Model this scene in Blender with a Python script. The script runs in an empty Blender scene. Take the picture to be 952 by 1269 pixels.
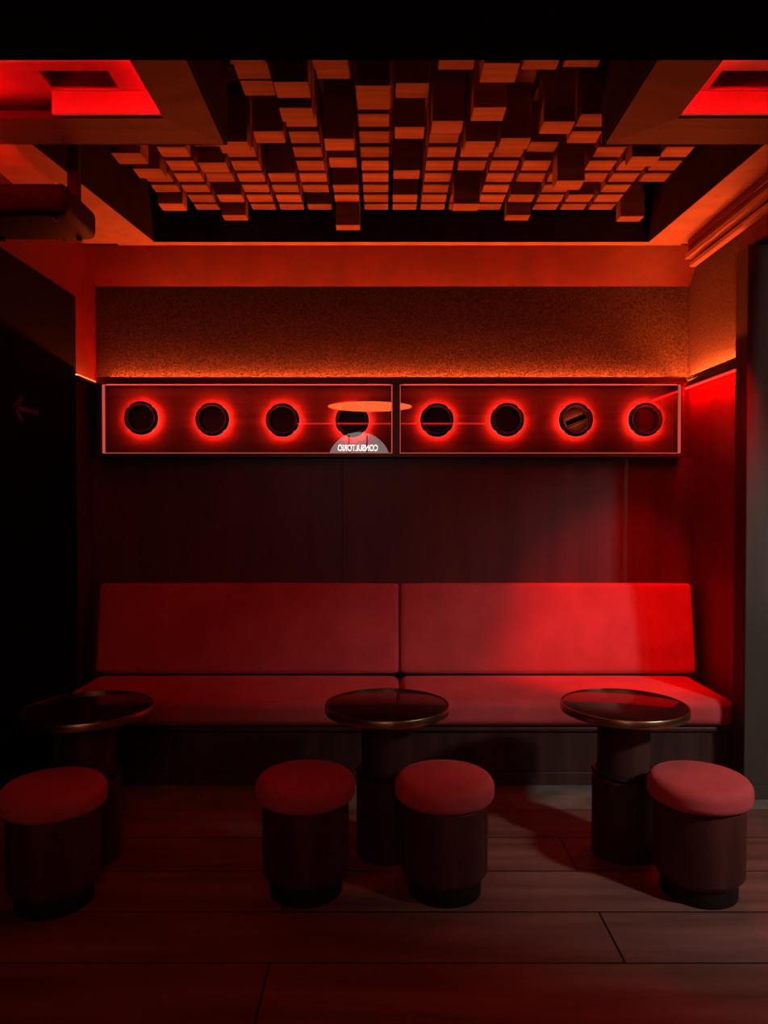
import bpy, bmesh, math, random
from mathutils import Vector, Matrix
random.seed(7)
PI = math.pi
SC = bpy.context.scene
COL = SC.collection

# ------------------------------------------------------------------ materials
def mat(name, color=(.5, .5, .5), rough=.5, metal=0., spec=.5):
    m = bpy.data.materials.new(name)
    m.use_nodes = True
    b = m.node_tree.nodes['Principled BSDF']
    b.inputs['Base Color'].default_value = (*color, 1)
    b.inputs['Roughness'].default_value = rough
    b.inputs['Metallic'].default_value = metal
    b.inputs['Specular IOR Level'].default_value = spec
    return m

def nd(m, kind, **kw):
    n = m.node_tree.nodes.new(kind)
    for k, v in kw.items():
        if k in n.inputs:
            n.inputs[k].default_value = v
        else:
            setattr(n, k, v)
    return n

def lk(m, a, ao, b, bi):
    m.node_tree.links.new(a.outputs[ao], b.inputs[bi])

def bsdf(m):
    return m.node_tree.nodes['Principled BSDF']

def noise_mat(name, c1, c2, scale, rough=.5, bump=.0, stretch=(1, 1, 1), detail=6, metal=0., spec=.5,
              bump_scale=None, lo=.35, hi=.65, dist=.01):
    """two colours mixed by stretched noise, with a bump"""
    m = mat(name, c1, rough, metal, spec)
    tc = nd(m, 'ShaderNodeTexCoord')
    mp = nd(m, 'ShaderNodeMapping', Scale=stretch)
    lk(m, tc, 'Object', mp, 'Vector')
    n = nd(m, 'ShaderNodeTexNoise', Scale=scale, Detail=detail)
    lk(m, mp, 'Vector', n, 'Vector')
    r = nd(m, 'ShaderNodeValToRGB')
    r.color_ramp.elements[0].position = lo; r.color_ramp.elements[0].color = (*c1, 1)
    r.color_ramp.elements[1].position = hi; r.color_ramp.elements[1].color = (*c2, 1)
    lk(m, n, 'Fac', r, 'Fac')
    lk(m, r, 'Color', bsdf(m), 'Base Color')
    if bump:
        src = n
        if bump_scale:
            src = nd(m, 'ShaderNodeTexNoise', Scale=bump_scale, Detail=detail)
            lk(m, mp, 'Vector', src, 'Vector')
        bp = nd(m, 'ShaderNodeBump', Strength=bump, Distance=dist)
        lk(m, src, 'Fac', bp, 'Height')
        lk(m, bp, 'Normal', bsdf(m), 'Normal')
    return m

def glow(name, color, strength):
    m = bpy.data.materials.new(name); m.use_nodes = True
    nt = m.node_tree
    nt.nodes.clear()
    o = nt.nodes.new('ShaderNodeOutputMaterial')
    e = nt.nodes.new('ShaderNodeEmission')
    e.inputs['Color'].default_value = (*color, 1); e.inputs['Strength'].default_value = strength
    nt.links.new(e.outputs[0], o.inputs[0])
    return m

def wood(name, c1, c2, axis='X', scale=7, rough=.45, spec=.4, vary=0.):
    st = {'X': (.12, 1.6, 1.6), 'Y': (1.6, .12, 1.6), 'Z': (1.6, 1.6, .12)}[axis]
    m = noise_mat(name, c1, c2, scale, rough, .12, st, 8, spec=spec, dist=.004)
    if vary:
        oi = nd(m, 'ShaderNodeObjectInfo')
        mr = nd(m, 'ShaderNodeMapRange'); mr.inputs['To Min'].default_value = 1 - vary; mr.inputs['To Max'].default_value = 1 + vary
        lk(m, oi, 'Random', mr, 'Value')
        hs = nd(m, 'ShaderNodeHueSaturation')
        lk(m, mr, 'Result', hs, 'Value')
        ramp = [n for n in m.node_tree.nodes if n.type == 'VALTORGB'][0]
        lk(m, ramp, 'Color', hs, 'Color')
        lk(m, hs, 'Color', bsdf(m), 'Base Color')
    return m

M = {}
M['plaster'] = noise_mat('textured_plaster', (.034, .021, .016), (.100, .074, .058), 110, .75, .9, detail=8, spec=.25, lo=.33, hi=.66, dist=.006)
M['soffit'] = noise_mat('painted_soffit', (.25, .155, .125), (.32, .21, .16), 9, .6, .25, bump_scale=60, spec=.3, dist=.002)
M['recess'] = noise_mat('pale_recess_paint', (.72, .62, .58), (.80, .70, .66), 9, .6, .1, spec=.3)
M['red_paint'] = noise_mat('red_paint', (.070, .0014, .0014), (.095, .0022, .0020), 6, .5, .2, bump_scale=50, spec=.3, dist=.002)
M['coffer'] = noise_mat('coffer_paint', (.014, .009, .008), (.022, .014, .012), 5, .8, .1, spec=.05)
M['block'] = wood('diffuser_wood', (.17, .105, .070), (.29, .19, .125), 'X', 9, .6, .12, .22)
M['black_paint'] = mat('black_paint', (.004, .003, .003), .9, 0, 0.)
M['wine_panel'] = wood('wine_wood_panel', (.070, .009, .011), (.105, .015, .018), 'Z', 5, .38, .45)
M['side_panel'] = wood('dark_side_panel', (.0018, .0010, .0010), (.003, .0014, .0014), 'Z', 5, .7, .03)
M['frame_wood'] = wood('lightbox_frame_wood', (.050, .030, .022), (.075, .045, .034), 'X', 6, .6, .1)
M['red_lacquer'] = wood('red_lacquer_panel', (.20, .016, .014), (.27, .024, .020), 'Z', 5, .35, .45)
M['pillar'] = noise_mat('brown_pillar', (.036, .027, .020), (.060, .045, .034), 4, .55, .15, (1, 1, .35), spec=.3)
M['brass'] = noise_mat('dark_brass', (.42, .27, .14), (.55, .37, .20), 20, .32, .05, (1, 1, .2), metal=1.)
M['black_metal'] = mat('black_metal', (.008, .007, .007), .45, 0, .25)
M['steel'] = noise_mat('smoked_steel', (.16, .10, .07), (.24, .15, .10), 30, .25, .05, metal=1.)
M['plastic'] = noise_mat('black_plastic', (.004, .0035, .0035), (.007, .006, .006), 80, .6, .2, spec=.12, dist=.001)
M['bezel'] = noise_mat('aged_bezel', (.70, .36, .22), (.85, .46, .30), 25, .42, .05, metal=.5)
M['lens'] = mat('lens_glass', (.01, .01, .015), .05)
M['table_top'] = noise_mat('table_glass', (.020, .008, .007), (.030, .012, .010), 3, .09, 0, spec=.7)
M['column'] = wood('table_column_wood', (.034, .013, .010), (.060, .024, .019), 'Z', 8, .4, .45)
M['stool_body'] = wood('stool_wood', (.048, .012, .010), (.080, .021, .018), 'Z', 7, .5, .35)
M['plinth'] = mat('plinth_black', (.010, .006, .005), .5, 0, .3)
M['stone'] = noise_mat('stone_strip', (.10, .11, .09), (.20, .20, .17), 7, .5, .2)
M['cab_frame'] = noise_mat('cabinet_frame', (.05, .016, .014), (.075, .026, .022), 10, .35, .05, (.1, 1, 1))
M['cab_back'] = wood('cabinet_back_wood', (.26, .085, .060), (.40, .15, .105), 'X', 9, .45, .3)
M['rail'] = noise_mat('painted_rail', (.26, .15, .12), (.32, .19, .155), 8, .5, .1)
M['sign'] = mat('arrow_grey', (.05, .028, .026), .6)

# upholstery: fine weave bump and soft sheen
m = noise_mat('red_upholstery', (.45, .062, .064), (.56, .080, .083), 5, .9, .35, bump_scale=420, spec=.15, dist=.0015)
bsdf(m).inputs['Sheen Weight'].default_value = .25
bsdf(m).inputs['Sheen Tint'].default_value = (.9, .25, .25, 1)
M['fabric'] = m

# floor boards: long planks across the room with narrow seams
m = mat('floor_boards', (.1, .05, .04), .42, 0, .4)
tc = nd(m, 'ShaderNodeTexCoord')
mpb = nd(m, 'ShaderNodeMapping', Location=(.37, 0.0, 0))
lk(m, tc, 'Object', mpb, 'Vector')
br = nd(m, 'ShaderNodeTexBrick', Scale=1., offset=.5)
br.inputs['Brick Width'].default_value = 2.3
br.inputs['Row Height'].default_value = .30
br.inputs['Mortar Size'].default_value = .005
br.inputs['Mortar Smooth'].default_value = .3
br.inputs['Color1'].default_value = (.16, .078, .062, 1)
br.inputs['Color2'].default_value = (.25, .125, .10, 1)
br.inputs['Mortar'].default_value = (.02, .012, .01, 1)
lk(m, mpb, 'Vector', br, 'Vector')
mp2 = nd(m, 'ShaderNodeMapping', Scale=(.25, 2.2, 1))
lk(m, tc, 'Object', mp2, 'Vector')
n1 = nd(m, 'ShaderNodeTexNoise', Scale=5., Detail=9.)
lk(m, mp2, 'Vector', n1, 'Vector')
r1 = nd(m, 'ShaderNodeValToRGB')
r1.color_ramp.elements[0].position = .3; r1.color_ramp.elements[0].color = (.55, .5, .5, 1)
r1.color_ramp.elements[1].position = .7; r1.color_ramp.elements[1].color = (1.25, 1.2, 1.2, 1)
lk(m, n1, 'Fac', r1, 'Fac')
mx = nd(m, 'ShaderNodeMix', data_type='RGBA', blend_type='MULTIPLY')
mx.inputs[0].default_value = 1
m.node_tree.links.new(br.outputs['Color'], mx.inputs[6])
m.node_tree.links.new(r1.outputs['Color'], mx.inputs[7])
m.node_tree.links.new(mx.outputs[2], bsdf(m).inputs['Base Color'])
mr = nd(m, 'ShaderNodeMapRange'); mr.inputs['To Min'].default_value = .34; mr.inputs['To Max'].default_value = .60
lk(m, n1, 'Fac', mr, 'Value'); lk(m, mr, 'Result', bsdf(m), 'Roughness')
bp = nd(m, 'ShaderNodeBump', Strength=.5, Distance=.004, invert=True)
lk(m, br, 'Fac', bp, 'Height')
bp2 = nd(m, 'ShaderNodeBump', Strength=.25, Distance=.004)
lk(m, n1, 'Fac', bp2, 'Height'); lk(m, bp, 'Normal', bp2, 'Normal'); lk(m, bp2, 'Normal', bsdf(m), 'Normal')
M['floor'] = m

# cabinet glazing: coated, clearly reflecting pane
m = bpy.data.materials.new('cabinet_glass'); m.use_nodes = True
nt = m.node_tree; nt.nodes.clear()
o_ = nt.nodes.new('ShaderNodeOutputMaterial'); ms = nt.nodes.new('ShaderNodeMixShader')
tr = nt.nodes.new('ShaderNodeBsdfTransparent'); gl = nt.nodes.new('ShaderNodeBsdfGlossy'); fr = nt.nodes.new('ShaderNodeFresnel')
tr.inputs['Color'].default_value = (.97, .93, .92, 1)
gl.inputs['Roughness'].default_value = .0; fr.inputs['IOR'].default_value = 1.95
nt.links.new(fr.outputs[0], ms.inputs[0]); nt.links.new(tr.outputs[0], ms.inputs[1]); nt.links.new(gl.outputs[0], ms.inputs[2])
nt.links.new(ms.outputs[0], o_.inputs[0])
M['glass'] = m

ORANGE = (1., .10, .016)
M['led_orange'] = glow('led_orange', ORANGE, 390)
M['led_orange_side'] = glow('led_orange_side', ORANGE, 420)
M['led_red'] = glow('led_red', (1., .0004, .0003), 170)
M['led_cove'] = glow('led_cove', (1., .0012, .003), 100)
M['led_ring'] = glow('led_ring', (1., .028, .016), 90)
M['led_edge'] = glow('led_edge', (1., .11, .07), .62)
M['led_return'] = glow('led_return', (1., .035, .010), 48)
M['pendant_glow'] = glow('pendant_glow', (1., .13, .03), 7.)
M['window_glow'] = glow('window_glow', (.72, .66, .64), 1.5)
M['letter_glow'] = glow('letter_glow', (1., .97, .92), 10.)
M['tube_bright'] = glow('tube_bright', (1., .26, .09), 7.)
M['soffit_fill'] = glow('soffit_fill', (1., .002, .003), 170)
M['cabinet_fill'] = glow('cabinet_fill', (1., .06, .03), 14)
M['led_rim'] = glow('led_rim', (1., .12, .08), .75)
M['rear_led'] = glow('rear_led', (1., .02, .02), 3.)

# ------------------------------------------------------------------ mesh helpers
def obj(name, bm, m, parent=None, smooth=False, loc=None):
    me = bpy.data.meshes.new(name)
    bmesh.ops.recalc_face_normals(bm, faces=bm.faces)
    bm.to_mesh(me); bm.free()
    if m: me.materials.append(m)
    if smooth:
        for p in me.polygons: p.use_smooth = True
        try:
            me.set_sharp_from_angle(angle=math.radians(38))
        except Exception:
            pass
    o = bpy.data.objects.new(name, me); COL.objects.link(o)
    if parent: o.parent = parent
    if loc: o.location = loc
    return o

def tag(o, label=None, cat=None, group=None, kind=None):
    if label: o['label'] = label
    if cat: o['category'] = cat
    if group: o['group'] = group
    if kind: o['kind'] = kind
    return o

def thing(name, label, cat, loc=(0, 0, 0), group=None):
    o = bpy.data.objects.new(name, None); COL.objects.link(o)
    o.empty_display_size = .1; o.location = loc
    return tag(o, label, cat, group)

def box(bm, x0, x1, y0, y1, z0, z1, bevel=0., seg=2):
    vs = [bm.verts.new((x, y, z)) for x in (x0, x1) for y in (y0, y1) for z in (z0, z1)]
    f = [(0, 1, 3, 2), (4, 6, 7, 5), (0, 4, 5, 1), (2, 3, 7, 6), (0, 2, 6, 4), (1, 5, 7, 3)]
    fs = [bm.faces.new([vs[i] for i in q]) for q in f]
    if bevel:
        es = list({e for g in fs for e in g.edges})
        bmesh.ops.bevel(bm, geom=es, offset=bevel, segments=seg, affect='EDGES', profile=.5)
    return bm

def B(*a, **k):
    return box(bmesh.new(), *a, **k)

def prism(bm, pts, z0, z1):
    """vertical prism over a plan outline"""
    lo = [bm.verts.new((x, y, z0)) for x, y in pts]
    hi = [bm.verts.new((x, y, z1)) for x, y in pts]
    n = len(pts)
    bm.faces.new(lo[::-1]); bm.faces.new(hi)
    for i in range(n):
        bm.faces.new((lo[i], lo[(i + 1) % n], hi[(i + 1) % n], hi[i]))
    return bm

def extrude_x(bm, prof, x0, x1):
    """profile in (y, z) swept along x"""
    a = [bm.verts.new((x0, y, z)) for y, z in prof]
    b = [bm.verts.new((x1, y, z)) for y, z in prof]
    n = len(prof)
    bm.faces.new(a[::-1]); bm.faces.new(b)
    for i in range(n):
        bm.faces.new((a[i], a[(i + 1) % n], b[(i + 1) % n], b[i]))
    return bm

def lathe(bm, prof, seg=64, axis='Z', c=(0, 0, 0)):
    """profile (r, h) turned round an axis through c"""
    rings = []
    for r, h in prof:
        if r < 1e-6:
            p = (0, 0, h)
            pts = [p]
        else:
            pts = [(r * math.cos(2 * PI * i / seg), r * math.sin(2 * PI * i / seg), h) for i in range(seg)]
        out = []
        for x, y, z in pts:
            q = (x, y, z) if axis == 'Z' else (x, z, y)
            out.append(bm.verts.new((q[0] + c[0], q[1] + c[1], q[2] + c[2])))
        rings.append(out)
    for a, b in zip(rings, rings[1:]):
        if len(a) == 1 and len(b) == 1: continue
        for i in range(seg):
            j = (i + 1) % seg
            if len(a) == 1: bm.faces.new((a[0], b[i], b[j]))
            elif len(b) == 1: bm.faces.new((a[i], a[j], b[0]))
            else: bm.faces.new((a[i], a[j], b[j], b[i]))
    return bm

def torus(bm, R, r, c, axis='Z', seg=64, sub=10, wob=0.):
    rings = []
    for i in range(seg):
        a = 2 * PI * i / seg
        ring = []
        for j in range(sub):
            b = 2 * PI * j / sub
            rr = R + r * math.cos(b)
            h = r * math.sin(b) + wob * math.sin(a * 2 + 1)
            p = (rr * math.cos(a), rr * math.sin(a), h)
            if axis == 'Y': p = (p[0], p[2], p[1])
            ring.append(bm.verts.new((p[0] + c[0], p[1] + c[1], p[2] + c[2])))
        rings.append(ring)
    for i in range(seg):
        a, b = rings[i], rings[(i + 1) % seg]
        for j in range(sub):
            k = (j + 1) % sub
            bm.faces.new((a[j], b[j], b[k], a[k]))
    return bm

def cushion(bm, sx, sy, sz, r, puff=(0, 0, 0), n=(40, 14, 14)):
    """rounded, slightly stuffed box centred on the origin"""
    def coords(h, k):
        out = []
        for i in range(k + 1):
            t = -1 + 2 * i / k
            out.append(h * math.sin(t * PI / 2) * .55 + h * t * .45)
        return out
    hx, hy, hz = sx / 2, sy / 2, sz / 2
    X, Y, Z = coords(hx, n[0]), coords(hy, n[1]), coords(hz, n[2])
    cache = {}
    def vert(x, y, z):
        key = (round(x, 6), round(y, 6), round(z, 6))
        if key in cache: return cache[key]
        q = Vector((max(-(hx - r), min(hx - r, x)), max(-(hy - r), min(hy - r, y)), max(-(hz - r), min(hz - r, z))))
        d = Vector((x, y, z)) - q
        p = q + d.normalized() * r if d.length > 1e-9 else q
        fx, fy, fz = 1 - (x / hx) ** 4, 1 - (y / hy) ** 4, 1 - (z / hz) ** 4
        p.x += puff[0] * fy * fz * (x / hx)
        p.y += puff[1] * fx * fz * (y / hy)
        p.z += puff[2] * fx * fy * (z / hz)
        cache[key] = bm.verts.new(p)
        return cache[key]
    def grid(A, Bc, f):
        for i in range(len(A) - 1):
            for j in range(len(Bc) - 1):
                bm.faces.new((vert(*f(A[i], Bc[j])), vert(*f(A[i + 1], Bc[j])), vert(*f(A[i + 1], Bc[j + 1])), vert(*f(A[i], Bc[j + 1]))))
    for s in (-1, 1):
        grid(X, Y, lambda a, b: (a, b, s * hz))
        grid(X, Z, lambda a, b: (a, s * hy, b))
        grid(Y, Z, lambda a, b: (s * hx, a, b))
    return bm

def struct(name, bm, m, **k):
    return tag(obj(name, bm, m, **k), kind='structure')

# ------------------------------------------------------------------ measures (metres; camera at x=0, y=0)
XL, XR = -1.814, 1.92          # side walls of the alcove
YW = 4.74                      # upper back wall
YP = 4.66                      # lower panelled back wall
ZS = 3.04                      # soffit
COF = [(-1.37, 4.50), (1.58, 4.50), (1.645, 3.27), (.945, 3.27), (.945, 2.44), (-.68, 2.44), (-.68, 3.27), (-1.52, 3.27)]

# ------------------------------------------------------------------ the setting
struct('floor', B(-2.2, 4.2, -3.4, 3.60, -.08, 0), M['floor'])
struct('floor_strip', B(-2.2, 4.2, 3.60, 4.95, -.08, 0), M['stone'])
struct('wall_left', B(XL - .12, XL, -3.4, 5.0, 0, 3.5), M['red_paint'])
struct('wall_left_panel', B(XL, XL + .018, -3.38, 4.39, 0, 2.68, bevel=.003), M['side_panel'])
bmw = B(XL, -.26, YP, YP + .02, 0, 1.751, bevel=.0015, seg=1)
box(bmw, -.2585, XR, YP, YP + .02, 0, 1.751, bevel=.0015, seg=1)
box(bmw, XL, XR, YP + .02, 5.0, 0, 1.751)
struct('wall_back', bmw, M['wine_panel'])
struct('wall_back_upper', B(XL, XR, YW, 5.0, 1.751, 3.5), M['plaster'])
# side wall at the right: painted wood below the ledge, plaster above
struct('wall_right', B(XR, XR + .1, 3.86, 5.0, 0, 2.19), M['red_lacquer'])
struct('wall_right_upper', B(XR, XR + .1, 3.86, 5.0, 2.19, 3.04), M['plaster'])
# pillar that ends the alcove at the right
pb = B(1.80, 4.2, 3.73, 3.86, 0, 2.76, bevel=.006)
struct('wall_right_pillar', pb, M['pillar'])
struct('baseboard_right', B(1.797, 4.2, 3.715, 3.73, 0, .07, bevel=.003), M['pillar'])
struct('ceiling_beam_right', B(1.835, 4.2, 2.44, 3.86, 2.765, 3.04), M['red_paint'])
# sloping cove where upper wall and soffit meet
struct('trim_1', extrude_x(bmesh.new(), [(YW, 2.835), (YW, 3.04), (4.56, 3.04), (4.555, 3.032)], XL, XR), M['red_paint'])
# soffit round the coffer
bm = bmesh.new()
prism(bm, [(XL, 4.74), (XL, 3.27), (-1.60, 3.27), (-1.60, 4.74)], ZS, ZS + .03)
prism(bm, [(1.79, 4.74), (1.79, 3.27), (XR + .1, 3.27), (XR + .1, 4.74)], ZS, ZS + .03)
prism(bm, [(-1.60, 4.56), (1.79, 4.56), (1.79, 4.74), (-1.60, 4.74)], ZS, ZS + .03)
struct('ceiling', bm, M['soffit'])
# flat board that frames the coffer, a little lower
bm = bmesh.new()
prism(bm, [(-1.60, 3.27), (-1.52, 3.27), (-1.37, 4.50), (-1.37, 4.56), (-1.60, 4.56)], ZS - .010, ZS + .03)
prism(bm, [(1.645, 3.27), (1.79, 3.27), (1.79, 4.56), (1.58, 4.56), (1.58, 4.50)], ZS - .010, ZS + .03)
prism(bm, [(-1.37, 4.50), (1.58, 4.50), (1.58, 4.56), (-1.37, 4.56)], ZS - .010, ZS + .03)
struct('trim_2', bm, M['soffit'])
# coffer: upright sides and top
bm = bmesh.new()
t = .02
def upright(a, b, off):
    (x0, y0), (x1, y1) = a, b
    d = Vector((x1 - x0, y1 - y0)).normalized(); nrm = Vector((-d.y, d.x)) * off
    prism(bm, [(x0, y0), (x1, y1), (x1 + nrm.x, y1 + nrm.y), (x0 + nrm.x, y0 + nrm.y)], ZS - .009, 3.50)
n = len(COF)
for i in range(n):
    upright(COF[i], COF[(i + 1) % n], -.004)
struct('ceiling_coffer_sides', bm, M['coffer'])
struct('ceiling_coffer_top', B(-1.9, 2.1, 2.4, 4.9, 3.505, 3.55), M['black_paint'])
# low dark ceiling over the camera, its edge is the black band along the top
struct('ceiling_front', B(XL, 4.2, -3.4, 2.42, 2.90, 3.50), M['black_paint'])
struct('wall_far_right', B(4.2, 4.3, -3.4, 5.0, 0, 3.5), M['black_paint'])
# rear wall behind the camera with an arched opening on the street
bm = bmesh.new()
box(bm, XL, -.95, -3.42, -3.32, 0, 2.9); box(bm, .12, 4.2, -3.42, -3.32, 0, 2.9)
R_ = .535; cx_, cz_ = -.415, 2.09
N_ = 24
arch = [(cx_ + R_ * math.cos(PI * i / N_), cz_ + R_ * math.sin(PI * i / N_)) for i in range(N_ + 1)]
for i in range(N_):
    (xa, za), (xb, zb) = arch[i], arch[i + 1]
    q = [bm.verts.new((x, y, z)) for y in (-3.42, -3.32) for x, z in ((xa, za), (xb, zb), (xb, 2.9), (xa, 2.9))]
    for f in ((0, 1, 2, 3), (7, 6, 5, 4), (0, 4, 5, 1), (3, 2, 6, 7)):
        bm.faces.new([q[k] for k in f])
struct('wall_rear', bm, M['black_paint'])

# ------------------------------------------------------------------ ceiling light boxes (two, at the near corners)
def light_box(label, X0, X1, sign, vx0, vx1):
    """X0..X1 outer plan width; sign=-1 left box, +1 right box; vx0..vx1 shade well span"""
    t = thing('ceiling_lightbox', label, 'ceiling light', ((X0 + X1) / 2, 2.85, 3.0), 'recessed red ceiling light boxes')
    ox, oy, oz = t.location
    y0, y1 = 2.44, 3.265
    ix0, ix1 = (X0 + .10, X1 - .18) if sign < 0 else (X0 + .205, X1 - .10)
    iy0, iy1 = y0 + .08, 2.985
    def L(x, y, z): return (x - ox, y - oy, z - oz)
    # mitred frame: four boards, inner edge a little lower than the outer
    zo, zi = 3.030, 3.000
    quad_o = [(X0, y0), (X1, y0), (X1, y1), (X0, y1)]
    quad_i = [(ix0, iy0), (ix1, iy0), (ix1, iy1), (ix0, iy1)]
    for k in range(4):
        j = (k + 1) % 4
        bm = bmesh.new()
        lo = [bm.verts.new(L(*quad_o[k], zo)), bm.verts.new(L(*quad_o[j], zo)), bm.verts.new(L(*quad_i[j], zi)), bm.verts.new(L(*quad_i[k], zi))]
        hi = [bm.verts.new(L(*quad_o[k], zo + .035)), bm.verts.new(L(*quad_o[j], zo + .035)), bm.verts.new(L(*quad_i[j], zi + .03)), bm.verts.new(L(*quad_i[k], zi + .03))]
        bm.faces.new(lo[::-1]); bm.faces.new(hi)
        for q in range(4):
            bm.faces.new((lo[q], lo[(q + 1) % 4], hi[(q + 1) % 4], hi[q]))
        obj('frame_board', bm, M['frame_wood'], t)
    # recess: four sides and a top
    rx0, rx1, ry0, ry1 = X0 + .02, X1 - .02, y0 + .02, y1 - .02
    bm = bmesh.new()
    for (a, b, c, d) in ((rx0 - .015, rx0, ry0, ry1), (rx1, rx1 + .015, ry0, ry1), (rx0, rx1, ry0 - .015, ry0), (rx0, rx1, ry1, ry1 + .015)):
        box(bm, a - ox, b - ox, c - oy, d - oy, 3.066 - oz, 3.14 - oz)
    # top panel with a slot for the shade well
    vy0, vy1 = 2.825, 2.957
    for (a, b, c, d) in ((rx0, vx0, ry0, ry1), (vx1, rx1, ry0, ry1), (vx0, vx1, ry0, vy0), (vx0, vx1, vy1, ry1)):
        box(bm, a - ox, b - ox, c - oy, d - oy, 3.095 - oz, 3.11 - oz)
    obj('recess', bm, M['recess'], t)
    # added well above the slot, its shape makes the dark shadow on the top
    bm = bmesh.new()
    box(bm, vx0 - ox, vx1 - ox, vy0 - oy, vy1 - oy, 3.165 - oz, 3.175 - oz)
    for (a, b, c, d) in ((vx0 - .01, vx0, vy0, vy1), (vx1, vx1 + .01, vy0, vy1), (vx0, vx1, vy0 - .01, vy0), (vx0, vx1, vy1, vy1 + .01)):
        box(bm, a - ox, b - ox, c - oy, d - oy, 3.111 - oz, 3.165 - oz)
    obj('shade_well', bm, M['soffit'], t)
    # dropped board behind the shade well
    if sign < 0: bx0, bx1 = vx0, ix1 - .003
    else: bx0, bx1 = ix0 + .003, rx1 - .12
    obj('dropped_board', B(bx0 - ox, bx1 - ox, 2.960 - oy, 2.978 - oy, 3.006 - oz, 3.094 - oz, bevel=.003), M['recess'], t)
    # led strips on top of the frame lip
    bm = bmesh.new()
    zz = 3.072
    box(bm, ix0 - ox, ix1 - ox, iy0 - .035 - oy, iy0 - .023 - oy, zz - oz, zz + .006 - oz)
    box(bm, ix0 - .035 - ox, ix0 - .023 - ox, iy0 - oy, iy1 - .05 - oy, zz - oz, zz + .006 - oz)
    box(bm, ix1 + .023 - ox, ix1 + .035 - ox, iy0 - oy, iy1 - .05 - oy, zz - oz, zz + .006 - oz)
    obj('light_strip', bm, M['led_cove'], t)
    return t
light_box('glowing red light box in the ceiling at the left, above the projector', -1.80, -.69, -1, -1.30, -1.03)
light_box('glowing red light box in the ceiling at the right, above the layered pelmet', .955, 1.832, 1, 1.263, 1.53)

# ------------------------------------------------------------------ wooden diffuser of hanging blocks
HB = 1.70
ROW = [(4.444, 4.36), (4.33, 4.224), (4.192, 4.09), (4.056, 3.946), (3.917, 3.801), (3.764, 3.655), (3.618, 3.50), (3.46, 3.345), (3.308, 3.19), (3.16, 3.035), (3.005, 2.87)]
S = 3.40     # a short block
b0 = 3.20
COLZ = {
 -7: [S, 3.15, b0, b0, 3.16, S, 3.10],
 -6: [b0, b0, b0, b0, b0, b0, b0],
 -5: [3.137, b0, S, b0, 3.19, 3.25, S],
 -4: [b0, b0, b0, b0, b0, b0, 3.152, S, 3.22],
 -3: [b0, b0, b0, b0, S, S, b0, S, 3.26, 3.25, 3.22],
 -2: [b0, S, b0, b0, b0, b0, b0, b0, 3.147, 3.17, S],
 -1: [3.08, b0, b0, S, 3.215, 3.26, 3.165, S, S, 3.25, 3.20],
  0: [b0, b0, b0, b0, b0, b0, b0, b0, b0, 3.155, S],
  1: [b0, b0, S, 3.215, S, S, 3.22, S, 3.25, S, S],
  2: [b0, b0, b0, b0, b0, b0, b0, 3.17, S, S, 3.20],
  3: [b0, b0, 3.097, S, b0, b0, 3.154, S, 3.15, S, 3.15],
  4: [b0, b0, b0, b0, b0, b0, 3.169, S, S, S, 3.20],
  5: [3.137, b0, S, b0, b0, 3.225, S, 3.167, S, S, 3.21],
  6: [b0, b0, b0, b0, 3.10, S, b0, b0, S],
  7: [b0, b0, S, b0, b0, b0, b0],
  8: [b0, b0, b0, b0, b0, 3.154, S],
  9: [3.13, S, S, b0, b0, b0, b0],
}
diff = thing('acoustic_diffuser', 'wooden diffuser of staggered hanging blocks recessed in the ceiling', 'acoustic panel', (0, 3.6, 3.45))
cells = []
for ci, zs in COLZ.items():
    x0 = -.1147 + .1644 * ci
    for r, z in enumerate(zs):
        yf, yn = ROW[r]
        if ci < -5 and r > 5 or (ci > 6 and r > 5): 
            if yn < 3.30: continue
        if ci == -4 and yn < 3.3 and x0 < -.66: continue
        w = .139
        if ci == -4 and yn < 3.3: x0 = -.655; w = .02
        if ci == 6 and yn < 3.3: w = .06
        area = (0 if z == S else 1) * (930 / yn) ** 2
        cells.append((area, x0, x0 + w, yn, yf, z))
cells.sort(key=lambda c: -c[0])
zb = 3.45
bms = bmesh.new()
for k, (a, x0, x1, yn, yf, z) in enumerate(cells):
    if k < 100 and a > 0:
        cx, cy = (x0 + x1) / 2, (yn + yf) / 2
        bm = B(x0 - cx, x1 - cx, yn - cy, yf - cy, z - zb, 0, bevel=.002, seg=1)
        obj('wood_block', bm, M['block'], diff, loc=(cx, cy - 3.6, 0))
    else:
        box(bms, x0, x1, yn - 3.6, yf - 3.6, z - zb, 0, bevel=.002, seg=1)
tag(obj('short_blocks', bms, M['block'], diff), kind='stuff')
bm = bmesh.new()
prism(bm, [(-1.34, 4.47 - 3.6), (1.55, 4.47 - 3.6), (1.58, 3.32 - 3.6), (.92, 3.32 - 3.6), (.92, 2.50 - 3.6), (-.655, 2.50 - 3.6), (-.655, 3.32 - 3.6), (-1.46, 3.32 - 3.6)], .0005, .05)
obj('backing_board', bm, M['block'], diff)

# ------------------------------------------------------------------ layered pelmet along the right side
pel = thing('curtain_pelmet', 'layered pelmet with track running along top of the right wall', 'pelmet', (1.80, 3.45, 2.95))
def pbx(name, x0, x1, z0, z1, m, y1=4.46):
    return obj(name, B(x0 - 1.80, x1 - 1.80, 2.46 - 3.45, y1 - 3.45, z0 - 2.95, z1 - 2.95, bevel=.002, seg=1), m, pel)
pbx('top_board', 1.793, 1.833, 2.985, 3.028, M['red_paint'])
pbx('fascia', 1.800, 1.833, 2.945, 2.984, M['red_paint'])
pbx('rail', 1.778, 1.833, 2.915, 2.944, M['rail'])
pbx('groove', 1.818, 1.833, 2.890, 2.914, M['black_metal'])
pbx('rail', 1.795, 1.833, 2.865, 2.889, M['rail'], 4.44)

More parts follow.
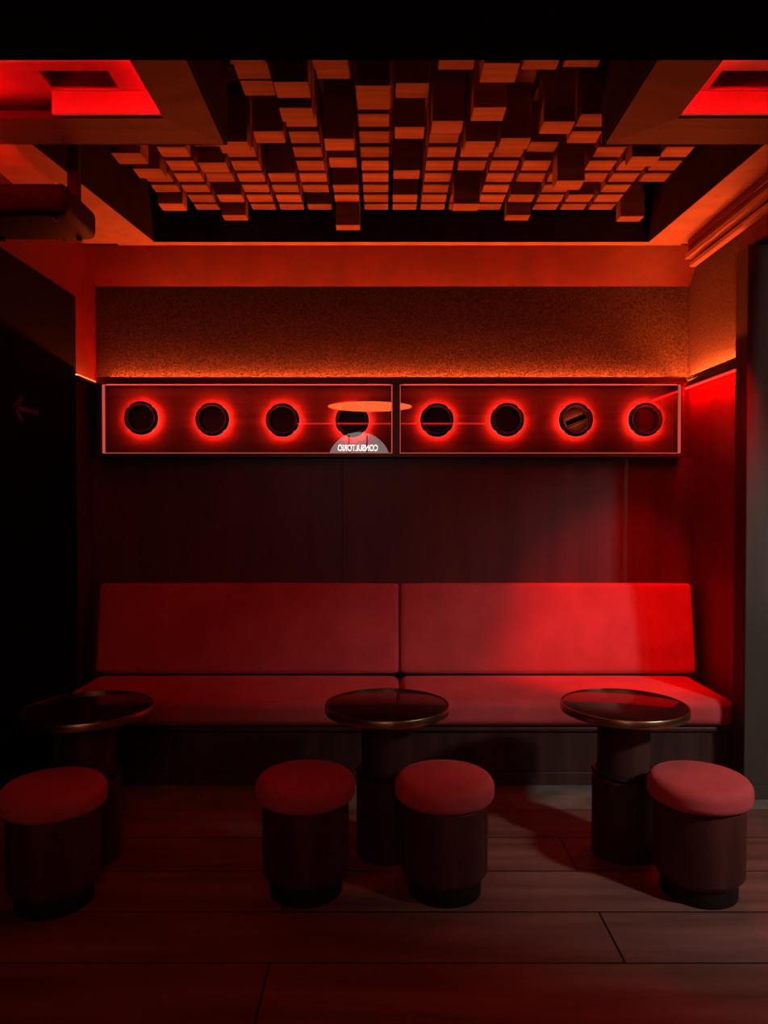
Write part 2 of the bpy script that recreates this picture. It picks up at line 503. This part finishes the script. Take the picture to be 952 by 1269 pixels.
# ------------------------------------------------------------------ lit display cabinet with eight round ports
CX0, CX1, CZ0, CZ1, CY0, CY1 = -1.740, 1.832, 1.755, 2.222, 4.58, 4.735
cab = thing('display_cabinet', 'long glazed wall cabinet with eight backlit round ports above the bench', 'wall cabinet', ((CX0 + CX1) / 2, 4.66, CZ0))
ox, oy, oz = cab.location
def cb(x0, x1, y0, y1, z0, z1, bevel=.0): return B(x0 - ox, x1 - ox, y0 - oy, y1 - oy, z0 - oz, z1 - oz, bevel=bevel, seg=1)
def cpart(name, m, *a, bevel=.0, parent=None): return obj(name, cb(*a, bevel=bevel), m, parent or cab)
fw = .022
DX0, DX1 = .052, .096       # divider
cpart('top_board', M['cab_frame'], CX0 - .01, CX1 + .01, CY0 - .012, CY1, CZ1 - .024, CZ1, bevel=.002)
cpart('bottom_board', M['cab_frame'], CX0, CX1, CY0 - .004, CY1, CZ0, CZ0 + fw, bevel=.002)
for x0, x1 in ((CX0, CX0 + fw), (CX1 - fw, CX1), (DX0, DX1)):
    cpart('upright' if x0 != DX0 else 'divider', M['cab_frame'], x0, x1, CY0 - .003, CY1, CZ0 + fw + .0005, CZ1 - .0245, bevel=.002)
cpart('lip', M['cab_frame'], CX0, CX1, CY0 - .010, CY0 + .004, CZ1 + .0005, CZ1 + .018)
cpart('back_panel', M['cab_back'], CX0 + fw, CX1 - fw, 4.696, CY1 - .003, CZ0 + fw, CZ1 - .024)
bays = [(CX0 + fw, DX0), (DX1, CX1 - fw)]
for x0, x1 in bays:
    cpart('glass_pane', M['glass'], x0 + .001, x1 - .001, CY0 + .008, CY0 + .012, CZ0 + fw + .001, CZ1 - .026)
    g = .007
    zA, zB = CZ0 + fw + .001, CZ1 - .026
    bm = cb(x0 + .001, x1 - .001, CY0 + .002, CY0 + .007, zB - g * .6, zB)
    box(bm, x0 + .001 - ox, x1 - .001 - ox, CY0 + .002 - oy, CY0 + .007 - oy, zA - oz, zA + g * .6 - oz)
    gl_ = .016 if x0 < -1 else .005
    gr_ = .016 if x1 > 1 else .007
    box(bm, x0 + .001 - ox, x0 + gl_ - ox, CY0 + .002 - oy, CY0 + .007 - oy, zA + g * .6 - oz, zB - g * .6 - oz)
    box(bm, x1 - gr_ - ox, x1 - .001 - ox, CY0 + .002 - oy, CY0 + .007 - oy, zA + g * .6 - oz, zB - g * .6 - oz)
    obj('edge_light', bm, M['led_edge'], cab)
for x0, x1 in bays:
    obj('hidden_fill_strip', cb(x0 + .02, x1 - .02, CY0 + .018, CY0 + .028, CZ1 - .0260, CZ1 - .0245), M['cabinet_fill'], cab)  # added hidden fill behind the top edge, brightens ports and back panel
PORTS = [(175.5, 518.5), (263.5, 520), (350.5, 521), (436.5, 521.5), (541.5, 521), (628.5, 520.5), (713.5, 520.5), (799.5, 520.5)]
YF = 4.655
for k, (px, py) in enumerate(PORTS):
    c = ((px - 476) * YF / 930 - ox, YF - oy, 1.5 + (618.5 - py) * YF / 930 - oz)
    # flange ring with four notches in its rim
    bm = bmesh.new()
    seg = 96
    prof = [(.080, .0), (.080, .022), (.100, .022), (.104, .018), (.104, .004), (.100, .0)]
    rings = []
    for i in range(seg):
        a = 2 * PI * (i + .5) / seg
        notch = abs(a % (PI / 2) - PI / 4) < .07
        ring = []
        for r, h in prof:
            rr = min(r, .0985) if notch else r
            ring.append(bm.verts.new((c[0] + rr * math.cos(a), c[1] + h - .01, c[2] + rr * math.sin(a))))
        rings.append(ring)
    for i in range(seg):
        a, b = rings[i], rings[(i + 1) % seg]
        for j in range(len(prof)):
            q = (j + 1) % len(prof)
            bm.faces.new((a[j], b[j], b[q], a[q]))
    ring = obj('port_ring', bm, M['black_metal'], cab, smooth=True)
    # inner polished bezel and dark tube
    obj('bezel', torus(bmesh.new(), .0835, .0045, (c[0], c[1] - .012, c[2]), 'Y', 64, 8), M['bezel'], ring, smooth=True)
    obj('tube', lathe(bmesh.new(), [(.0795, -.006), (.074, .004), (.071, .03), (.068, .050), (.0, .052)], 64, 'Y', c), M['steel'], ring, smooth=True)
    # thin glowing rim that shows round the flange
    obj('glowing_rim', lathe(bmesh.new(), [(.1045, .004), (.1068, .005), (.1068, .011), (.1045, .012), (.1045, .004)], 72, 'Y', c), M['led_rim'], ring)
    # led annulus behind the flange
    obj('ring_light', lathe(bmesh.new(), [(.086, .0135), (.096, .0135), (.096, .0155), (.086, .0155), (.086, .0135)], 64, 'Y', c), M['led_ring'], ring)
    if k == 6:
        bm = bmesh.new()
        box(bm, -.066, .066, -.004, .010, -.016, .016, bevel=.003)
        bmesh.ops.rotate(bm, verts=bm.verts, cent=(0, 0, 0), matrix=Matrix.Rotation(-.38, 3, 'Y'))
        bmesh.ops.translate(bm, verts=bm.verts, vec=c)
        obj('crossbar', bm, M['black_metal'], ring)
        bm = bmesh.new()
        box(bm, -.055, .055, .0105, .0125, -.010, .012)
        bmesh.ops.rotate(bm, verts=bm.verts, cent=(0, 0, 0), matrix=Matrix.Rotation(-.38, 3, 'Y'))
        bmesh.ops.translate(bm, verts=bm.verts, vec=c)
        obj('assumed_tube_light', bm, M['tube_bright'], ring)  # assumed hidden light, added to brighten the tube behind the crossbar
        bm = bmesh.new()
        box(bm, -.068, .068, -.006, .008, -.026, -.018, bevel=.002)
        bmesh.ops.rotate(bm, verts=bm.verts, cent=(0, 0, 0), matrix=Matrix.Rotation(-.38, 3, 'Y'))
        bmesh.ops.translate(bm, verts=bm.verts, vec=c)
        obj('crossbar_edge', bm, M['brass'], ring)

# led strip lying on the cabinet top, behind its lip, against the wall
tag(obj('led_strip', B(CX0 + .02, CX1 - .02, 4.719, 4.731, CZ1 + .001, CZ1 + .007), M['led_orange']),
    'orange light strip on top of the glazed cabinet washing the plaster wall', 'light strip')

# ------------------------------------------------------------------ side light ledges
led = thing('light_ledge', 'dark light ledge with glowing edges on the right wall', 'light ledge', (XR, 4.28, 2.19), 'light ledges on the side walls')
obj('board', B(-.055, 0, -.38, .44, 0, .045, bevel=.002, seg=1), M['black_metal'], led)
obj('lip', B(-.055, -.049, -.38, .44, .0455, .060), M['black_metal'], led)
obj('upper_light_strip', B(-.040, -.028, -.375, .435, .046, .052), M['led_orange_side'], led)
obj('lower_light_strip', B(-.050, -.034, -.375, .435, -.007, -.001), M['led_red'], led)
obj('end_cap', B(-.055, 0, -.395, -.381, -.008, .055, bevel=.002, seg=1), M['black_metal'], led)
lel = thing('light_ledge', 'short glowing light ledge on the left wall beside the cabinet', 'light ledge', (XL, 4.56, 2.205), 'light ledges on the side walls')
obj('board', B(0, .028, -.16, .17, 0, .02, bevel=.002, seg=1), M['black_metal'], lel)
obj('light_strip', B(.006, .016, -.155, .165, .021, .026), M['led_return'], lel)

# ------------------------------------------------------------------ projector
pr = thing('projector', 'black projector hanging from the ceiling in the upper left corner', 'projector', (-1.525, 3.24, 2.660))
bm = bmesh.new()
box(bm, -.240, .235, -.17, .165, 0, .128, bevel=.034, seg=5)
obj('body', bm, M['plastic'], pr, smooth=True)
bm = bmesh.new()
for i in range(9):
    box(bm, .2335, .237, -.10 + i * .022, -.088 + i * .022, .03, .08)
obj('vent_grille', bm, M['black_metal'], pr)
lens = obj('lens_ring', lathe(bmesh.new(), [(.030, .160), (.045, .160), (.047, .185), (.036, .185), (.034, .165)], 40, 'Y', (.09, 0, .052)), M['black_metal'], pr, smooth=True)
obj('lens_glass', lathe(bmesh.new(), [(.0, .180), (.018, .179), (.034, .172)], 40, 'Y', (.09, 0, .052)), M['lens'], lens, smooth=True)
bm = bmesh.new()
for x, y in ((-.17, -.12), (.17, -.12), (-.17, .12), (.17, .12)):
    lathe(bm, [(.0, -.012), (.012, -.012), (.014, .001)], 16, 'Z', (x, y, 0))
obj('foot', bm, M['black_metal'], pr)
mt = obj('mount_plate', B(-.10, .20, -.12, .14, .129, .141, bevel=.004), M['black_metal'], pr)
bm = B(.125, .175, .095, .135, .142, .765, bevel=.006)
obj('mount_post', bm, M['black_metal'], mt)
obj('ceiling_plate', B(.09, .21, .085, .20, .766, .789, bevel=.003), M['black_metal'], mt)
bm = bmesh.new()
for x, y in ((.165, -.10), (.175, -.03), (.18, .05)):
    lathe(bm, [(.0, .151), (.008, .150), (.009, .141)], 12, 'Z', (x, y, 0))
obj('screw', bm, M['brass'], mt, smooth=True)

# ------------------------------------------------------------------ bench
bench = thing('banquette_bench', 'long red upholstered bench seat with two back cushions along the back wall', 'bench', (.07, 4.25, 0))
ox, oy, oz = bench.location
obj('base', B(-1.74 - ox, 1.83 - ox, 3.925 - oy, 4.64 - oy, .0, .285, bevel=.003), M['column'], bench)
obj('plinth_board', B(-1.742 - ox, 1.832 - ox, 3.905 - oy, 3.924 - oy, 0, .068, bevel=.003), M['column'], bench)
obj('seat_board', B(-1.74 - ox, 1.83 - ox, 3.90 - oy, 4.64 - oy, .286, .306, bevel=.003), M['column'], bench)
SPL = .0925
for x0, x1 in ((-1.722, SPL - .002), (SPL + .002, 1.832)):
    bm = cushion(bmesh.new(), x1 - x0, .62, .138, .045, (0, .006, .008), (60, 24, 14))
    o = obj('seat_cushion', bm, M['fabric'], bench, smooth=True)
    o.location = ((x0 + x1) / 2 - ox, 3.872 + .315 - oy, .379)
    o.rotation_euler.x = math.radians(-.8)
for x0, x1 in ((-1.722, SPL - .003), (SPL + .003, 1.862)):
    bm = cushion(bmesh.new(), x1 - x0, .12, .535, .026, (0.0, .008, .004), (60, 12, 30))
    o = obj('back_cushion', bm, M['fabric'], bench, smooth=True)
    o.rotation_euler.x = math.radians(-9)
    o.location = ((x0 + x1) / 2 - ox, 4.545 - oy, .717)

# ------------------------------------------------------------------ tables
def make_table(label, loc):
    t = thing('round_table', label, 'table', loc, 'round pedestal tables')
    R = .262
    obj('tabletop', lathe(bmesh.new(), [(0, .602), (R - .006, .602), (R - .006, .628), (R - .012, .630), (0, .630)], 96), M['table_top'], t, smooth=True)
    obj('rim', lathe(bmesh.new(), [(R - .0055, .600), (R, .601), (R + .0015, .604), (R + .0015, .629), (R, .6315), (R - .0055, .6315), (R - .0055, .600)], 96), M['brass'], t, smooth=True)
    obj('upper_column', lathe(bmesh.new(), [(0, .336), (.108, .336), (.108, .600), (0, .600)], 64), M['column'], t, smooth=True)
    obj('lower_column', lathe(bmesh.new(), [(0, 0), (.128, 0), (.130, .004), (.130, .330), (.126, .335), (0, .335)], 64), M['column'], t, smooth=True)
    obj('collar_ring', torus(bmesh.new(), .122, .011, (0, 0, .347), 'Z', 64, 10, .004), M['black_metal'], t, smooth=True)
    return t
def copy_tree(o, label, loc):
    c = o.copy(); COL.objects.link(c); c.location = loc; c['label'] = label
    for ch in list(o.children):
        d = ch.copy(); COL.objects.link(d); d.parent = c
        for g in ch.children:
            e = g.copy(); COL.objects.link(e); e.parent = d
    return c
T0 = make_table('round brass-rimmed pedestal table in front of the bench seam between two stools', (.013, 3.17, 0))
copy_tree(T0, 'round brass-rimmed pedestal table at the bright right end of the bench', (1.018, 3.17, 0))
copy_tree(T0, 'round brass-rimmed pedestal table in the dark left corner by the side panel', (-1.238, 3.13, 0))

# ------------------------------------------------------------------ stools
def make_stool(label, loc):
    s = thing('round_stool', label, 'stool', loc, 'round upholstered stools')
    def arc(cx, cz, rx, rz, a0, a1, n):
        return [(cx + rx * math.cos(a0 + (a1 - a0) * i / n), cz + rz * math.sin(a0 + (a1 - a0) * i / n)) for i in range(n + 1)]
    prof = [(0, .352), (.150, .352)] + arc(.150, .382, .040, .030, -PI / 2, 0, 6) + arc(.150, .405, .040, .042, 0, PI / 2, 9)[0:] + [(.10, .452), (.05, .4545), (0, .455)]
    obj('seat_cushion', lathe(bmesh.new(), prof, 72), M['fabric'], s, smooth=True)
    obj('body', lathe(bmesh.new(), [(0, .060), (.140, .060), (.162, .085), (.165, .092), (.165, .346), (.161, .351), (0, .351)], 72), M['stool_body'], s, smooth=True)
    obj('plinth', lathe(bmesh.new(), [(0, 0), (.138, 0), (.140, .003), (.140, .058), (.136, .0595), (0, .0595)], 72), M['plinth'], s, smooth=True)
    return s
S0 = make_stool('round red-cushioned stool beside the right-hand table, at the foot of the brown pillar', (1.205, 2.85, 0))
copy_tree(S0, 'round red-cushioned stool at right front of the middle table, second from the right', (.232, 2.86, 0))
copy_tree(S0, 'round red-cushioned stool at left front of the middle table, second from the left', (-.300, 2.86, 0))
copy_tree(S0, 'dim round red-cushioned stool in the left corner, before the left table', (-1.232, 2.78, 0))

# ------------------------------------------------------------------ arrow on the left panel
bm = bmesh.new()
ya, yb, zc = 3.647, 3.902, 1.946
xs0, xs1 = XL + .0185, XL + .0205
def bar(p, q, w):
    d = (Vector(q) - Vector(p)).normalized(); nn = Vector((-d.y, d.x)) * w / 2
    pts = [Vector(p) + nn, Vector(q) + nn, Vector(q) - nn, Vector(p) - nn]
    a = [bm.verts.new((xs0, v.x, v.y)) for v in pts]; b = [bm.verts.new((xs1, v.x, v.y)) for v in pts]
    bm.faces.new(a); bm.faces.new(b[::-1])
    for i in range(4): bm.faces.new((a[i], a[(i + 1) % 4], b[(i + 1) % 4], b[i]))
bar((ya + .01, zc), (yb, zc), .022)
bar((ya, zc - .006), (ya + .085, zc + .060), .022)
bar((ya, zc + .006), (ya + .085, zc - .060), .022)
tag(obj('arrow_sign', bm, M['sign']), 'faint arrow pointing left on the dark side panel', 'sign')

tag(obj('led_strip', B(XL + .003, XL + .013, 2.60, 3.36, 2.6805, 2.686), M['soffit_fill']), 'added red fill strip, out of view on top edge of the dark side panel', 'light strip')  # added out-of-view fill that reddens the left soffit, not a known fixture
# ------------------------------------------------------------------ what the cabinet glass mirrors, behind the camera
pen = thing('pendant_lamp', 'orange disc pendant lamp mirrored in the cabinet glass', 'lamp', (-.19, -1.0, 2.745))
obj('shade', lathe(bmesh.new(), [(0, .02), (.57, .012), (.58, .0), (.585, .012), (.57, .026), (0, .034)], 72), M['black_metal'], pen, smooth=True)
obj('diffuser', lathe(bmesh.new(), [(0, .000), (.565, .000), (.565, .011), (0, .018)], 72), M['pendant_glow'], pen)
obj('stem', lathe(bmesh.new(), [(0, .034), (.02, .034), (.02, .154), (0, .154)], 16), M['black_metal'], pen)
win = thing('arched_window', 'pale arched shop window with bright lettering mirrored in the cabinet glass', 'window', (cx_, -3.36, 1.2))
bm = bmesh.new()
pts = [(R_ - .01, 0)] ; out = [(.525, -.0), (.525, .89)] + [((R_ - .01) * math.cos(PI * i / 24), .89 + (R_ - .01) * math.sin(PI * i / 24)) for i in range(1, 24)] + [(-.525, .89), (-.525, 0)]
a = [bm.verts.new((x, 0, z)) for x, z in out]; b = [bm.verts.new((x, -.01, z)) for x, z in out]
bm.faces.new(a); bm.faces.new(b[::-1])
for i in range(len(a)):
    bm.faces.new((a[i], a[(i + 1) % len(a)], b[(i + 1) % len(a)], b[i]))
obj('lit_pane', bm, M['window_glow'], win)
bm = bmesh.new()
for x in (-.17, .13):
    box(bm, x - .012, x + .012, .002, .02, 0, 1.36)
obj('mullion', bm, M['black_paint'], win)
def text_mesh(name, body, size, loc, parent, m):
    cu = bpy.data.curves.new(name, 'FONT'); cu.body = body; cu.size = size
    cu.align_x = 'CENTER'; cu.extrude = .003; cu.offset = .0015
    tmp = bpy.data.objects.new('tmp', cu); COL.objects.link(tmp)
    bpy.context.view_layer.update()
    me = bpy.data.meshes.new_from_object(tmp.evaluated_get(bpy.context.evaluated_depsgraph_get()))
    bpy.data.objects.remove(tmp)
    o = bpy.data.objects.new(name, me); COL.objects.link(o)
    me.materials.clear(); me.materials.append(m)
    o.parent = parent; o.location = loc
    o.rotation_euler = (PI / 2, 0, PI); o.scale = (1, 1.55, 1)
    return o
text_mesh('lettering', 'CONSULTORIO', .095, (-.02, .026, 1.100), win, M['letter_glow'])
tag(obj('led_strip', B(-1.45, 1.7, -3.32, -3.30, 2.735, 2.765), M['rear_led']), 'thin red light line mirrored across the cabinet glass', 'light strip')

# ------------------------------------------------------------------ added lamps, all out of view
# assumed pale spot, added off-frame: lights seat, stools and pillar from the right front
sp = thing('assumed_ceiling_spotlight', 'assumed small ceiling spotlight, added out of view at the right', 'lamp', (2.88, .95, 2.58))
obj('housing', lathe(bmesh.new(), [(.045, .0), (.06, .0), (.06, .14), (.0, .14)], 32), M['black_metal'], sp, smooth=True)
obj('stem', lathe(bmesh.new(), [(0, .14), (.012, .14), (.012, .318), (0, .318)], 12), M['black_metal'], sp)
tk = thing('added_track_spotlight', 'added red track spotlight under the pelmet, just right of the view', 'lamp', (1.70, 3.16, 2.76))  # added unseen lamp that reddens the right end of the bench
obj('housing', lathe(bmesh.new(), [(.034, .0), (.04, .0), (.04, .09), (0, .09)], 32), M['black_metal'], tk, smooth=True)
obj('arm', B(-.01, .094, -.01, .01, .0905, .104, bevel=.002), M['black_metal'], tk)
wl = thing('added_wall_lamp', 'added small wall lamp, unseen at the far right behind the view', 'lamp', (4.2, -2.0, 1.9))  # added unseen lamp, there only to light the pillar
obj('arm', B(-.58, 0, -.012, .012, -.012, .012, bevel=.003), M['black_metal'], wl)
obj('shade', lathe(bmesh.new(), [(.05, .0), (.06, .0), (.06, -.12), (0, -.12)], 32, 'Y', (-.6, -.05, 0)), M['black_metal'], wl, smooth=True)
def spot(name, loc, tgt, color, power, angle, blend, size):
    l = bpy.data.lights.new(name, 'SPOT')
    l.color = color; l.energy = power; l.spot_size = angle; l.spot_blend = blend; l.shadow_soft_size = size
    o = bpy.data.objects.new(name, l); COL.objects.link(o)
    o.location = loc
    o.rotation_euler = (Vector(tgt) - Vector(loc)).to_track_quat('-Z', 'Y').to_euler()
    return o
spot('assumed_spotlight_beam', (2.88, .98, 2.50), (1.56, 3.66, .12), (1., .88, .84), 210, math.radians(58), .85, .12)  # beam of the assumed spot, pale light on seat and stools
spot('added_pillar_beam', (3.6, -2.0, 1.9), (4.487, -1.539, 1.86), (1., .86, .74), 165, math.radians(160), .01, .03)  # beam of the added wall lamp, cone cut off at the pillar edge
spot('added_track_beam', (1.70, 3.16, 2.76), (1.42, 4.5, .70), (1., .004, .006), 270, math.radians(37), .7, .03)  # beam of the added red spot, aimed at the bench end

# ------------------------------------------------------------------ world, camera, view
w = bpy.data.worlds.new('night'); SC.world = w; w.use_nodes = True
w.node_tree.nodes['Background'].inputs['Color'].default_value = (.004, .0006, .0005, 1)
w.node_tree.nodes['Background'].inputs['Strength'].default_value = 1
cam = bpy.data.cameras.new('camera')
cam.sensor_fit = 'HORIZONTAL'; cam.sensor_width = 36; cam.lens = 36 * 930 / 952
cam.clip_start = .05
co = bpy.data.objects.new('camera', cam); COL.objects.link(co)
co.location = (0, 0, 1.5)
co.rotation_euler = (math.radians(90 - 1.0), 0, 0)
SC.camera = co
vs = SC.view_settings
vs.view_transform = 'Standard'; vs.look = 'None'; vs.exposure = 0.; vs.gamma = 1.; vs.use_curve_mapping = False
cy = SC.cycles
cy.use_denoising = True
cy.max_bounces = 8; cy.diffuse_bounces = 4; cy.glossy_bounces = 4; cy.transparent_max_bounces = 8
cy.sample_clamp_indirect = 4.0
cy.caustics_reflective = False; cy.caustics_refractive = False
